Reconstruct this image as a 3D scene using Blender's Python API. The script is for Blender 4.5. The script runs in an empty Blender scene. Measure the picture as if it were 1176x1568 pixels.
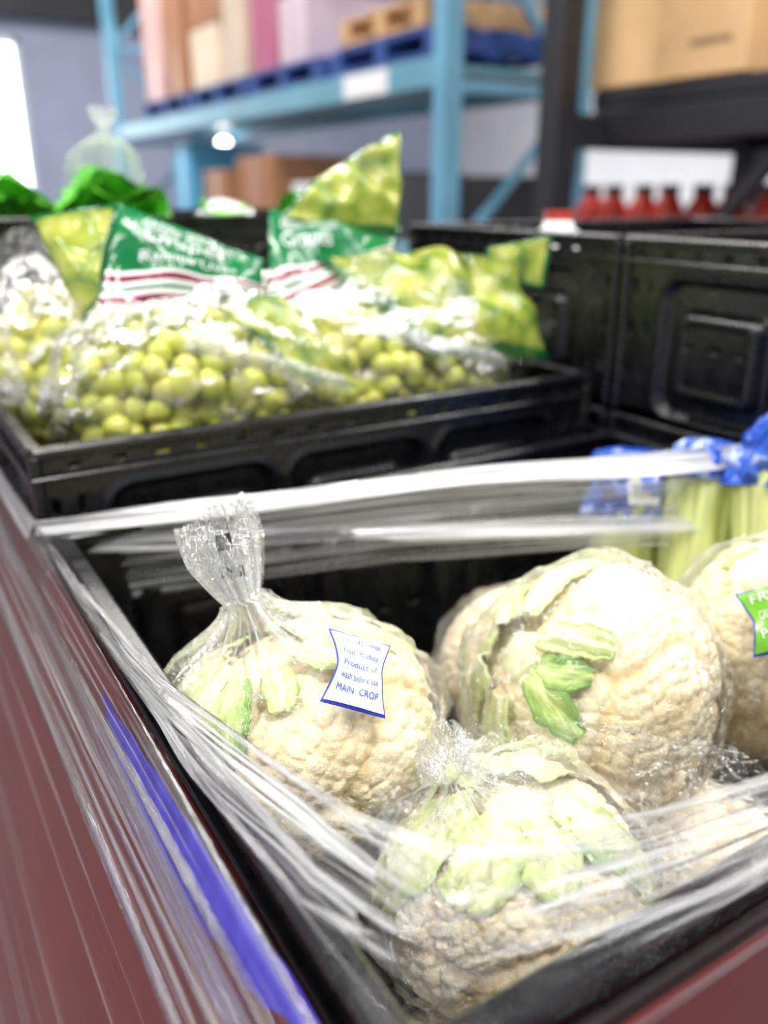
import bpy, math, random, bmesh
import numpy as np
from mathutils import Vector, Matrix, noise
random.seed(7); np.random.seed(7)
CZ=1.35
scn=bpy.context.scene
COL=scn.collection
# ------------------------------------------------------------------ camera
yaw=math.radians(31.45); pit=math.radians(20.7)
cam=bpy.data.cameras.new('camera'); co=bpy.data.objects.new('camera',cam); COL.objects.link(co)
co.location=(0,0,CZ)
fw=Vector((math.sin(yaw)*math.cos(pit),math.cos(yaw)*math.cos(pit),-math.sin(pit)))
co.rotation_euler=fw.to_track_quat('-Z','Y').to_euler()
cam.sensor_fit='VERTICAL'; cam.sensor_height=36; cam.lens=29.85; cam.clip_start=0.01
cam.dof.use_dof=True; cam.dof.focus_distance=0.42; cam.dof.aperture_fstop=3.7
scn.camera=co
TOC=-fw; RW=Vector((math.cos(yaw),-math.sin(yaw),0)); UPC=RW.cross(fw).normalized()
try:
    scn.view_settings.view_transform='Standard'; scn.view_settings.look='None'
    scn.view_settings.exposure=-0.08
except Exception: pass
# ------------------------------------------------------------------ node helpers
class NT:
    def __init__(s,name):
        s.m=bpy.data.materials.new(name); s.m.use_nodes=True; s.t=s.m.node_tree; s.t.nodes.clear()
        s.out=s.t.nodes.new('ShaderNodeOutputMaterial')
    def n(s,typ,ins=None,**props):
        nd=s.t.nodes.new('ShaderNode'+typ)
        for k,v in props.items(): setattr(nd,k,v)
        if ins:
            for k,v in ins.items():
                sock=nd.inputs[k]
                if isinstance(v,bpy.types.NodeSocket): s.t.links.new(v,sock)
                else: sock.default_value=v
        return nd
    def math(s,op,a,b=0.0,c=0.0,clamp=False):
        nd=s.n('Math',{0:a,1:b,2:c},operation=op,use_clamp=clamp); return nd.outputs[0]
    def ramp(s,fac,stops,interp='LINEAR'):
        nd=s.n('ValToRGB',{0:fac}); cr=nd.color_ramp; cr.interpolation=interp
        while len(cr.elements)<len(stops): cr.elements.new(0.5)
        for e,(p,c) in zip(cr.elements,stops):
            e.position=p; e.color=(c if len(c)==4 else (*c,1)) if not isinstance(c,(int,float)) else (c,c,c,1)
        return nd.outputs[0]
    def mix(s,f,a,b):
        nd=s.n('Mix',data_type='RGBA')
        for k,v in ((0,f),(6,a),(7,b)):
            if isinstance(v,bpy.types.NodeSocket): s.t.links.new(v,nd.inputs[k])
            else: nd.inputs[k].default_value=(v if k==0 else ((*v,1) if len(v)==3 else v))
        return nd.outputs[2]
    def surf(s,o): s.t.links.new(o,s.out.inputs['Surface']); return s.m
    def map(s,coord,scale,loc=(0,0,0),rot=(0,0,0)):
        return s.n('Mapping',{'Vector':coord,'Scale':scale,'Location':loc,'Rotation':rot}).outputs[0]
def c3(r,g,b):
    f=lambda x:((x/255+.055)/1.055)**2.4 if x>10 else x/255/12.92
    return (f(r),f(g),f(b))
def C4(c): return (*c,1)
def simple(name,col,rough=.5,nscale=20,var=.15,bump=.1,metal=0,spec=.5,coat=0):
    k=NT(name); co_=k.n('TexCoord').outputs['Object']
    nz=k.n('TexNoise',{'Vector':co_,'Scale':nscale,'Detail':4}).outputs[0]
    d=tuple(x*(1-var) for x in col); l=tuple(min(1,x*(1+var)) for x in col)
    colr=k.ramp(nz,[(.3,d),(.7,l)])
    bp=k.n('Bump',{'Strength':bump,'Distance':.002,'Height':nz}).outputs[0]
    p=k.n('BsdfPrincipled',{'Base Color':colr,'Roughness':rough,'Metallic':metal,'Normal':bp,'Specular IOR Level':spec})
    if coat: p.inputs['Coat Weight'].default_value=coat
    return k.surf(p.outputs[0])
def emis(name,col,st):
    k=NT(name); return k.surf(k.n('Emission',{'Color':C4(col),'Strength':st}).outputs[0])
# ------------------------------------------------------------------ mesh helpers
def mk(name,verts,faces,mat,parent=None,smooth=True,uv=None,mats=None,fm=None,attr=None):
    me=bpy.data.meshes.new(name)
    me.from_pydata([tuple(v) for v in verts],[],faces)
    if uv is not None:
        ul=me.uv_layers.new(name='UVMap'); li=np.zeros(len(me.loops),dtype=np.int32); me.loops.foreach_get('vertex_index',li)
        ul.data.foreach_set('uv',np.asarray(uv,dtype=np.float32)[li].ravel())
    if attr is not None:
        at=me.attributes.new('cleft','FLOAT','POINT'); at.data.foreach_set('value',np.asarray(attr,dtype=np.float32))
    for m in (mats or [mat]): me.materials.append(m)
    if fm is not None: me.polygons.foreach_set('material_index',np.asarray(fm,dtype=np.int32))
    if smooth: me.polygons.foreach_set('use_smooth',[True]*len(me.polygons))
    me.update()
    ob=bpy.data.objects.new(name,me); COL.objects.link(ob)
    if parent: ob.parent=parent
    return ob
def empty(name,loc=(0,0,0)):
    e=bpy.data.objects.new(name,None); e.empty_display_size=.05; COL.objects.link(e); return e
class Acc:
    def __init__(s): s.v=[];s.f=[];s.m=[]
    def add(s,v,f,mi=0):
        o=len(s.v); s.v.extend(v); s.f.extend([tuple(i+o for i in q) for q in f]); s.m.extend([mi]*len(f))
    def box(s,x0,x1,y0,y1,z0,z1,mi=0,b=0.0,R=None):
        if b<=0:
            v=[Vector((x,y,z)) for z in (z0,z1) for x,y in ((x0,y0),(x1,y0),(x1,y1),(x0,y1))]
            f=[(3,2,1,0),(4,5,6,7),(0,1,5,4),(1,2,6,5),(2,3,7,6),(3,0,4,7)]
        else:
            v=[];f=[]
            lv=[(z0,b),(z0+b,0),(z1-b,0),(z1,b)]
            for z,i in lv:
                X0,X1,Y0,Y1=x0+i,x1-i,y0+i,y1-i
                v+= [Vector(p) for p in ((X0+b,Y0,z),(X1-b,Y0,z),(X1,Y0+b,z),(X1,Y1-b,z),(X1-b,Y1,z),(X0+b,Y1,z),(X0,Y1-b,z),(X0,Y0+b,z))]
            f=[tuple(range(7,-1,-1)),tuple(range(24,32))]
            for l in range(3):
                for i in range(8):
                    j=(i+1)%8; f.append((l*8+i,l*8+j,l*8+8+j,l*8+8+i))
        if R is not None: v=[R@p for p in v]
        s.add(v,f,mi)
    def beam(s,a,b,w,h,mi=0):
        a=Vector(a);b=Vector(b);d=b-a;L=d.length
        M=Matrix.Translation(a)@d.to_track_quat('Y','Z').to_matrix().to_4x4()
        s.box(-w/2,w/2,0,L,-h/2,h/2,mi,min(w,h)*.08,M)
    def make(s,name,mats,parent=None,smooth=False):
        return mk(name,s.v,s.f,None,parent,smooth,mats=mats,fm=s.m)
def grid_faces(nu,nv,wrap=False):
    f=[]
    for j in range(nv-1):
        for i in range(nu-1 if not wrap else nu):
            i2=(i+1)%nu
            f.append((j*nu+i,j*nu+i2,(j+1)*nu+i2,(j+1)*nu+i))
    return f
# ------------------------------------------------------------------ materials
def black_plastic():
    k=NT('black_plastic'); tc=k.n('TexCoord').outputs['Object']
    nz=k.n('TexNoise',{'Vector':tc,'Scale':60,'Detail':5}).outputs[0]
    n2=k.n('TexNoise',{'Vector':tc,'Scale':900,'Detail':2}).outputs[0]
    col=k.ramp(nz,[(.3,(.004,.004,.005)),(.75,(.010,.010,.012))])
    ro=k.ramp(nz,[(.3,.22),(.7,.36)])
    bp=k.n('Bump',{'Strength':.12,'Distance':.0006,'Height':n2}).outputs[0]
    return k.surf(k.n('BsdfPrincipled',{'Base Color':col,'Roughness':ro,'Normal':bp,'Specular IOR Level':.5}).outputs[0])
BLACK=black_plastic()
def cauli_mat():
    k=NT('cauliflower_curd'); tc=k.n('TexCoord').outputs['Object']
    n1=k.n('TexNoise',{'Vector':tc,'Scale':28,'Detail':3}).outputs[0]
    n2=k.n('TexNoise',{'Vector':tc,'Scale':600,'Detail':5,'Roughness':.7}).outputs[0]
    v=k.n('TexVoronoi',{'Vector':tc,'Scale':700}).outputs['Distance']
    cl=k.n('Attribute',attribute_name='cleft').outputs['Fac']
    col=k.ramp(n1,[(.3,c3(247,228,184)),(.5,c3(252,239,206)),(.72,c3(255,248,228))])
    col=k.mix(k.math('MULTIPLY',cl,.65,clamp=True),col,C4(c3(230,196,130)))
    h=k.math('ADD',k.math('MULTIPLY',v,-.7),k.math('MULTIPLY',n2,.6))
    bp=k.n('Bump',{'Strength':.6,'Distance':.0008,'Height':h}).outputs[0]
    p=k.n('BsdfPrincipled',{'Base Color':col,'Roughness':.6,'Normal':bp,'Specular IOR Level':.3})
    return k.surf(p.outputs[0])
CURD=cauli_mat()
def leaf_mat(name,stops):
    k=NT(name); uv=k.n('TexCoord').outputs['UV']
    sx=k.n('SeparateXYZ',{0:uv})
    b=k.math('ABSOLUTE',k.math('SUBTRACT',sx.outputs[0],.5))
    nz=k.n('TexNoise',{'Vector':k.map(uv,(10,3,1)),'Scale':1.5,'Detail':4}).outputs[0]
    fac=k.math('ADD',k.math('MULTIPLY',b,1.1),k.math('MULTIPLY',k.math('SUBTRACT',nz,.5),.9))
    fac=k.math('ADD',fac,k.math('MULTIPLY',sx.outputs[1],.22))
    col=k.ramp(fac,stops)
    veins=k.n('TexNoise',{'Vector':k.map(uv,(50,3,1)),'Scale':1.0,'Detail':2}).outputs[0]
    bp=k.n('Bump',{'Strength':.5,'Distance':.001,'Height':veins}).outputs[0]
    return k.surf(k.n('BsdfPrincipled',{'Base Color':col,'Roughness':.4,'Normal':bp}).outputs[0])
LEAF=leaf_mat('cauliflower_leaf',[(.06,c3(236,237,200)),(.36,c3(222,230,164)),(.66,c3(196,214,126)),(.95,c3(132,176,74))])
GLEAF=leaf_mat('cauliflower_small_green_leaf',[(.0,c3(226,234,172)),(.25,c3(190,212,122)),(.5,c3(138,180,82)),(.9,c3(88,142,54))])
def white_plastic(k,bp,gl,g=.35):
    df=k.n('BsdfDiffuse',{'Color':(.95,.96,.97,1),'Normal':bp}).outputs[0]
    tl=k.n('BsdfTranslucent',{'Color':(.95,.96,.97,1)}).outputs[0]
    wh=k.n('MixShader',{0:.4,1:df,2:tl}).outputs[0]
    return k.n('MixShader',{0:g,1:wh,2:gl}).outputs[0]
def film_mat(name,clear=.985,haze=.02,crease_glint=.35,scale=45,gloss=.07,bump=.6,neck=False,refl=1.0,lo=.46):
    k=NT(name); tcn=k.n('TexCoord'); tc=tcn.outputs['Object']; uv=tcn.outputs['UV']
    nA=k.n('TexNoise',{'Vector':tc,'Scale':scale,'Detail':4,'Roughness':.55,'Distortion':1.0}).outputs[0]
    nB=k.n('TexNoise',{'Vector':tc,'Scale':scale*2.4,'Detail':2,'Distortion':2.0}).outputs[0]
    rA=k.math('ABSOLUTE',k.math('SUBTRACT',nA,.5)); rB=k.math('ABSOLUTE',k.math('SUBTRACT',nB,.5))
    cr=k.math('MAXIMUM',k.ramp(rA,[(0,1),(.010,0)]),k.math('MULTIPLY',k.ramp(rB,[(0,1),(.014,0)]),.7))
    msk=k.n('TexNoise',{'Vector':tc,'Scale':scale*.5,'Detail':1}).outputs[0]
    cr=k.math('MULTIPLY',cr,k.ramp(msk,[(lo,0),(lo+.16,1)]))  # white crease lines; they also put thin highlights into the film colour
    hgt=k.math('ADD',k.math('MULTIPLY',rA,3),k.math('MULTIPLY',rB,1.2))
    bp=k.n('Bump',{'Strength':bump,'Distance':.004,'Height':hgt}).outputs[0]
    lw=k.n('Fresnel',{'IOR':1.5}).outputs[0]
    lw=k.math('MINIMUM',k.math('MULTIPLY_ADD',lw,refl,.02),.5)
    hz=k.math('MULTIPLY_ADD',cr,crease_glint,haze,clamp=True)
    if neck:
        v=k.n('SeparateXYZ',{0:uv}).outputs[1]
        pl=k.n('TexNoise',{'Vector':k.map(uv,(60,2.0,1)),'Scale':1.0,'Detail':3}).outputs[0]
        up=k.math('MULTIPLY',k.ramp(v,[(.56,0),(.70,.40),(.80,.85),(.88,.45),(1,.2)]),k.ramp(pl,[(.42,.05),(.58,1)]))
        hz=k.math('ADD',hz,up,clamp=True)
    tr=k.n('BsdfTransparent',{'Color':(clear,clear,clear,1)}).outputs[0]
    gl=k.n('BsdfGlossy',{'Color':(1,1,1,1),'Roughness':gloss,'Normal':bp}).outputs[0]
    wh=white_plastic(k,bp,gl,.25)
    a=k.n('MixShader',{0:hz,1:tr,2:wh}).outputs[0]
    return k.surf(k.n('MixShader',{0:lw,1:a,2:gl}).outputs[0])
BAG=film_mat('clear_produce_bag',neck=True,haze=.01,crease_glint=.8,scale=46,bump=1.1,refl=1.1,lo=.43,gloss=.05)
GBAG=film_mat('clear_grape_bag',haze=.0,crease_glint=.5,scale=24,bump=1.0,gloss=.07,refl=.65,lo=.48)
def stretch_mat(name,base=.10,dense=.6,su=2.0,sv=60,edge=None,fres=1.0,thr=(.5,.7),diff=.65):
    k=NT(name); uv=k.n('TexCoord').outputs['UV']
    n1=k.n('TexNoise',{'Vector':k.map(uv,(su,sv,1)),'Scale':1.0,'Detail':6,'Roughness':.65,'Distortion':.15}).outputs[0]
    n2=k.n('TexNoise',{'Vector':k.map(uv,(su*.6,sv*.18,1),(3,7,0)),'Scale':1.0,'Detail':3}).outputs[0]
    st=k.math('MULTIPLY',k.ramp(n1,[(thr[0],0),(thr[1],1)]),k.ramp(n2,[(.40,.12),(.62,1)]))
    op=k.math('MULTIPLY_ADD',st,dense,base,clamp=True)
    if edge:
        v=k.n('SeparateXYZ',{0:uv}).outputs[1]
        op=k.math('ADD',op,k.ramp(v,edge),clamp=True)
    bp=k.n('Bump',{'Strength':.9,'Distance':.004,'Height':n1}).outputs[0]
    fr=k.n('Fresnel',{'IOR':1.5}).outputs[0]
    fr=k.math('MINIMUM',k.math('MULTIPLY',fr,fres),.5)
    tr=k.n('BsdfTransparent',{'Color':(.98,.98,.985,1)}).outputs[0]
    gl=k.n('BsdfGlossy',{'Roughness':.12,'Normal':bp}).outputs[0]
    wh=white_plastic(k,bp,gl,1-diff)
    a=k.n('MixShader',{0:op,1:tr,2:wh}).outputs[0]
    return k.surf(k.n('MixShader',{0:fr,1:a,2:gl}).outputs[0])
SFSIDE=stretch_mat('stretch_film_side',.0,.8,su=1.0,sv=34,fres=.9,thr=(.53,.62))
SFROPE=stretch_mat('stretch_film_gathered',.74,.5,su=2,sv=10,thr=(.35,.55),diff=.86)
def grape_mat():
    k=NT('green_grape_skin'); tc=k.n('TexCoord').outputs['Object']
    g=k.n('TexNoise',{'Vector':tc,'Scale':35,'Detail':2}).outputs[0]
    s=k.n('TexNoise',{'Vector':tc,'Scale':500,'Detail':2}).outputs[0]
    col=k.ramp(g,[(.3,c3(160,166,58)),(.5,c3(190,194,82)),(.72,c3(216,210,112))])
    ro=k.ramp(s,[(.3,.16),(.7,.34)])
    return k.surf(k.n('BsdfPrincipled',{'Base Color':col,'Roughness':ro,'Subsurface Weight':.3,'Subsurface Radius':(.02,.02,.004),'Subsurface Scale':.4}).outputs[0])
GRAPE=grape_mat()
def print_grape():
    k=NT('bag_print_grapes'); tc=k.n('TexCoord'); uv=tc.outputs['UV']; ob=tc.outputs['Object']
    v=k.n('TexVoronoi',{'Vector':ob,'Scale':36,'Randomness':.8}); d=v.outputs['Distance']
    col=k.ramp(d,[(0,c3(236,234,150)),(.35,c3(204,208,96)),(.6,c3(166,184,72)),(.85,c3(90,132,56))])
    s=k.n('SeparateXYZ',{0:uv})
    bx=k.math('ABSOLUTE',k.math('SUBTRACT',s.outputs[0],.5)); by=k.math('ABSOLUTE',k.math('SUBTRACT',s.outputs[1],.5))
    e=k.math('MAXIMUM',bx,by)
    col=k.mix(k.ramp(e,[(.445,0),(.452,1)]),col,C4(c3(20,120,62)))
    nz=k.n('TexNoise',{'Vector':ob,'Scale':30,'Detail':3,'Distortion':1}).outputs[0]
    bp=k.n('Bump',{'Strength':1.0,'Distance':.007,'Height':nz}).outputs[0]
    p=k.n('BsdfPrincipled',{'Base Color':col,'Roughness':.16,'Normal':bp,'Coat Weight':.4}).outputs[0]
    tr=k.n('BsdfTransparent').outputs[0]
    tl=k.n('BsdfTranslucent',{'Color':col}).outputs[0]
    a=k.n('MixShader',{0:.3,1:p,2:tl}).outputs[0]
    see=k.ramp(k.n('TexNoise',{'Vector':ob,'Scale':14,'Detail':1}).outputs[0],[(.45,.1),(.6,.5)])
    return k.surf(k.n('MixShader',{0:see,1:a,2:tr}).outputs[0])
PGR=print_grape()
def print_header():
    k=NT('bag_print_header'); tc=k.n('TexCoord'); uv=tc.outputs['UV']; ob=tc.outputs['Object']
    v=k.n('SeparateXYZ',{0:uv}).outputs[1]
    g=C4(c3(10,112,60)); w=C4((.8,.8,.78)); r=C4(c3(130,24,52))
    col=k.ramp(v,[(0,w),(.04,r),(.12,w),(.17,g),(.21,w),(.26,r),(.33,w),(.37,g)],'CONSTANT')
    nz=k.n('TexNoise',{'Vector':ob,'Scale':35,'Detail':3,'Distortion':1}).outputs[0]
    bp=k.n('Bump',{'Strength':.8,'Distance':.005,'Height':nz}).outputs[0]
    return k.surf(k.n('BsdfPrincipled',{'Base Color':col,'Roughness':.22,'Normal':bp,'Coat Weight':.3}).outputs[0])
PHD=print_header()
WHITEINK=simple('white_ink',(.8,.8,.8),.4,50,.03)
BLUEINK=simple('blue_ink',c3(35,50,170),.4,50,.1)
BLACKINK=simple('black_ink',(.01,.01,.012),.4,50,.1)
LABELW=simple('label_white',(.68,.73,.90),.3,60,.04,coat=.3)
LABELG=simple('label_green',c3(110,180,40),.3,60,.08,coat=.3)
MAROON=simple('maroon_painted_panel',c3(128,45,50),.28,6,.25,.05)
def crisp_blue():
    k=NT('blue_tape'); tc=k.n('TexCoord').outputs['Object']
    nz=k.n('TexNoise',{'Vector':tc,'Scale':60,'Detail':3}).outputs[0]
    col=k.ramp(nz,[(.3,c3(60,48,200)),(.7,c3(100,94,245))])
    return k.surf(k.n('BsdfPrincipled',{'Base Color':col,'Roughness':.3}).outputs[0])
BTAPE=crisp_blue()
# ------------------------------------------------------------------ crate
def sdrr(u,v,cu,cv,hu,hv,r):
    qx=np.abs(u-cu)-hu+r; qy=np.abs(v-cv)-hv+r
    return np.hypot(np.maximum(qx,0),np.maximum(qy,0))+np.minimum(np.maximum(qx,qy),0)-r
def ss(x): x=np.clip(x,0,1); return x*x*(3-2*x)
def wall(acc,o,ud,nd,L,H,npan,step=.003,holes=True):
    o=Vector(o);ud=Vector(ud);nd=Vector(nd)
    nu=int(L/step)+1; nv=int(H/step)+1
    u=np.linspace(0,L,nu); v=np.linspace(0,H,nv); U,V=np.meshgrid(u,v)
    D=np.zeros_like(U); HO=np.zeros_like(U,bool)
    m=.045; pw=(L-2*m)/npan
    for i in range(npan):
        cu=m+pw*(i+.5); hu=pw*.46; hv=H*.40; cv=H*.42
        s1=sdrr(U,V,cu,cv,hu,hv,.022); D+=.004*ss(1-np.abs(s1)/.005)
        D-=.008*ss(-s1/.006)
        s2=sdrr(U,V,cu,cv-.004,hu-.02,hv-.024,.014); D+=.014*ss(-s2/.009)
        D-=.002*ss(-sdrr(U,V,cu,cv-.004,hu-.034,hv-.034,.008)/.003)
        if holes:
            for q in (-1,0,1):
                HO|=sdrr(U,V,cu+q*pw*.2,cv+.004,.0065,.0035,.003)<0
            for q in (-1,1):
                HO|=sdrr(U,V,cu+q*pw*.12,cv-.03,.005,.003,.003)<0
    if holes:
        for q in range(int(L/.035)):
            HO|=sdrr(U,V,.03+q*.035,H-.012,.008,.003,.003)<0
        for e in (.012,L-.012,.032,L-.032):
            for z in (.25,.5,.75):
                HO|=sdrr(U,V,e,H*z,.004,.008,.003)<0
    P=np.array(o)[None,None]+U[...,None]*np.array(ud)+V[...,None]*np.array((0,0,1.))+D[...,None]*np.array(nd)
    vs=[tuple(p) for p in P.reshape(-1,3)]
    hc=(HO[:-1,:-1]&HO[1:,1:])
    fs=[]
    flip = Vector(ud).cross(Vector((0,0,1))).dot(nd)<0
    for j in range(nv-1):
        for i in range(nu-1):
            if hc[j,i]: continue
            q=(j*nu+i,j*nu+i+1,(j+1)*nu+i+1,(j+1)*nu+i)
            fs.append(q[::-1] if flip else q)
    acc.add(vs,fs)
def crate(x0,x1,y0,y1,z0,z1,pansx=3,pansy=2,fine=('f','l','r','b'),name='plastic_produce_crate',sol=.0025):
    e=empty(name)
    a=Acc(); H=z1-z0-.006; st=lambda c:.003 if c in fine else .008
    wall(a,(x0,y0,z0),(1,0,0),(0,-1,0),x1-x0,H,pansx,st('f'))
    wall(a,(x0,y1,z0),(1,0,0),(0,1,0),x1-x0,H,pansx,st('b'))
    wall(a,(x0,y0,z0),(0,1,0),(-1,0,0),y1-y0,H,pansy,st('l'))
    wall(a,(x1,y0,z0),(0,1,0),(1,0,0),y1-y0,H,pansy,st('r'))
    w=a.make('walls',[BLACK],e,True)
    md=w.modifiers.new('s','SOLIDIFY'); md.thickness=sol; md.offset=-1
    b=Acc()
    f=.008
    b.box(x0-f*.4,x1+f*.4,y0-f*.6,y0+f,z1-.009,z1,0,.002); b.box(x0-f*.4,x1+f*.4,y1-f,y1+f*.6,z1-.009,z1,0,.002)
    b.box(x0-f*.6,x0+f,y0,y1,z1-.009,z1-.0003,0,.002); b.box(x1-f,x1+f*.6,y0,y1,z1-.009,z1-.0003,0,.002)
    b.box(x0,x1,y0,y1,z0,z0+.005)
    for (cx,cy) in ((x0,y0),(x1,y0),(x0,y1),(x1,y1)):
        b.box(cx-.005,cx+.005,cy-.005,cy+.005,z0,z1-.004,0,.0025)
    b.box(x0-.006,x1+.006,y0-.0065,y0-.001,z1-.026,z1-.022,0,.001); b.box(x0-.0065,x0-.001,y0-.006,y1+.006,z1-.026,z1-.022,0,.001)
    b.make('rim_and_floor',[BLACK],e,False)
    return e
crate(.10,.68,.147,.635,.865,1.107)                   # cauliflower crate
crate(.095,.665,.665,1.055,.985,1.167)                # grape crate
crate(.095,.665,.665,1.055,.80,.98,fine=('f',))
crate(.06,.67,1.075,1.46,1.13,1.322,fine=('f',))      # rear greens crate
crate(.69,1.27,.66,1.05,1.13,1.308,pansy=2,fine=('l',))
crate(.69,1.27,.25,.645,1.13,1.308,pansy=2,fine=('l',))
crate(.69,1.27,.25,.645,.94,1.125,pansy=2,fine=('l',))
crate(.69,1.27,.66,1.05,.94,1.125,pansy=2,fine=())
crate(.06,.67,1.075,1.46,.94,1.125,fine=())
# ------------------------------------------------------------------ display bin (maroon skirt)
a=Acc()
def quadslab(acc,p,th):
    p=[Vector(q) for q in p]; n=(p[1]-p[0]).cross(p[3]-p[0]).normalized()*th
    v=p+[q-n for q in p]; acc.add(v,[(0,1,2,3),(7,6,5,4),(0,4,5,1),(1,5,6,2),(2,6,7,3),(3,7,4,0)])
quadslab(a,[(-.19,3.0,.1),(-.19,.142,.1),(.093,.142,1.072),(.093,3.0,1.072)],.004)
quadslab(a,[(-.19,.139,.1),(1.4,.139,.1),(1.4,.139,1.066),(.093,.139,1.072)],.004)
a.box(.11,1.3,.2,1.5,.72,.79); a.box(.2,1.3,.25,1.45,.0,.72)
a.make('maroon_display_bin',[MAROON])
# ------------------------------------------------------------------ patches
class Patch:
    def __init__(s,TL,TR,BR,BL,bulge=0,wr=.002,seed=0,wf=30):
        s.c=[Vector(q) for q in (TL,TR,BR,BL)]; s.b=bulge; s.wr=wr; s.o=Vector((seed*3.1,seed*1.7,seed)); s.wf=wf
        s.n=(s.c[1]-s.c[0]+s.c[2]-s.c[3]).cross(s.c[0]-s.c[3]+s.c[1]-s.c[2]).normalized()
    def pt(s,u,v,off=0,sgn=1):
        TL,TR,BR,BL=s.c
        p=(BL*(1-u)+BR*u)*(1-v)+(TL*(1-u)+TR*u)*v
        q=max(0,math.sin(math.pi*min(max(u,0),1))*math.sin(math.pi*min(max(v,0),1)))
        k=q**.5*s.b + s.wr*noise.noise(p*s.wf+s.o)*2*min(1,q*4+.3)
        return p+s.n*(sgn*k+off)
    def sheet(s,name,mat,parent,nx=40,ny=30,off=0,sgn=1,u0=0,u1=1,v0=0,v1=1,shape=None):
        vs=[];uv=[]
        for j in range(ny):
            for i in range(nx):
                u=i/(nx-1);v=j/(ny-1); uv.append((u,v))
                uu=u if shape is None else .5+(u-.5)*shape(v)
                vs.append(s.pt(u0+(u1-u0)*uu,v0+(v1-v0)*v,off,sgn))
        return mk(name,vs,grid_faces(nx,ny),mat,parent,uv=uv)
    def pillow(s,name,mat,parent,nx=40,ny=30):
        s.sheet(name+'_front',mat,parent,nx,ny); s.sheet(name+'_back',mat,parent,nx,ny,sgn=-.6)
    def text(s,body,mat,parent,u0,u1,v0,v1,off=.0006,name='printed_text'):
        cu=bpy.data.curves.new('t','FONT'); cu.body=body; cu.resolution_u=3; cu.align_x='CENTER'
        ob=bpy.data.objects.new('t',cu); COL.objects.link(ob)
        dg=bpy.context.evaluated_depsgraph_get(); me=bpy.data.meshes.new_from_object(ob.evaluated_get(dg))
        bpy.data.objects.remove(ob)
        bm=bmesh.new(); bm.from_mesh(me); bmesh.ops.triangulate(bm,faces=bm.faces[:])
        bmesh.ops.subdivide_edges(bm,edges=[e for e in bm.edges if e.calc_length()>.25],cuts=2); bmesh.ops.triangulate(bm,faces=bm.faces[:])
        xs=[v.co.x for v in bm.verts]; ys=[v.co.y for v in bm.verts]
        x0,x1,y0,y1=min(xs),max(xs),min(ys),max(ys)
        bm.verts.ensure_lookup_table()
        vs=[s.pt(u0+(u1-u0)*(v.co.x-x0)/(x1-x0),v0+(v1-v0)*(v.co.y-y0)/(y1-y0),off) for v in bm.verts]
        fs=[tuple(v.index for v in f.verts) for f in bm.faces]; bm.free()
        mk(name,vs,fs,mat,parent,False)
# ------------------------------------------------------------------ cauliflower
def ico(sub):
    bm=bmesh.new(); bmesh.ops.create_icosphere(bm,subdivisions=sub,radius=1)
    v=np.array([x.co[:] for x in bm.verts]); f=[tuple(q.index for q in p.verts) for p in bm.faces]; bm.free(); return v,f
def fib(n,j,rng):
    i=np.arange(n)+.5; ph=np.arccos(1-2*i/n); th=np.pi*(1+5**.5)*i
    p=np.stack([np.cos(th)*np.sin(ph),np.sin(th)*np.sin(ph),np.cos(ph)],1)+rng.normal(0,j,(n,3))
    return p/np.linalg.norm(p,axis=1)[:,None]
def near2(v,c):
    v=v.astype(np.float32); c=c.astype(np.float32)
    d1=np.empty(len(v)); d2=np.empty(len(v))
    for s in range(0,len(v),8000):
        d=-(v[s:s+8000]@c.T); q=np.partition(d,1,axis=1)
        d1[s:s+8000]=np.sqrt(np.maximum(0,2+2*q[:,0])); d2[s:s+8000]=np.sqrt(np.maximum(0,2+2*q[:,1]))
    return d1,d2
def curd_mesh(sub,seed):
    rng=np.random.default_rng(seed); V,F=ico(sub)
    r=np.ones(len(V)); cl=np.zeros(len(V))
    Wp=V.copy()
    for f,a_ in ((5,.05),(11,.025),(23,.010)):
        p=rng.uniform(0,6,(3,3)); 
        Wp=Wp+a_*np.stack([np.sin(f*V[:,(i+1)%3]+p[i,0])*np.cos(f*.8*V[:,(i+2)%3]+p[i,1]) for i in range(3)],1)
    Wp/=np.linalg.norm(Wp,axis=1)[:,None]
    for n,j,A,w in ((14,.12,.14,.9),(85,.06,.032,.35),(700,.024,.042,.5),(3200,.008,.012,.2)):
        c=fib(n,j,rng); d1,d2=near2(Wp,c)
        R=math.sqrt(4*math.pi/n)*.72
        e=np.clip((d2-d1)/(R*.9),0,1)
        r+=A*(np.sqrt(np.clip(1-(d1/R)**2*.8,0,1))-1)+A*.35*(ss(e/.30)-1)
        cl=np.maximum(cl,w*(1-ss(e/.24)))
    r+=.033
    z=V[:,2]; r-=.10*ss((z-.55)/.35)
    P=V*r[:,None]; P[:,2]*=.86
    return P,F,cl
CM=[curd_mesh(7,1),curd_mesh(7,5)]
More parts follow.
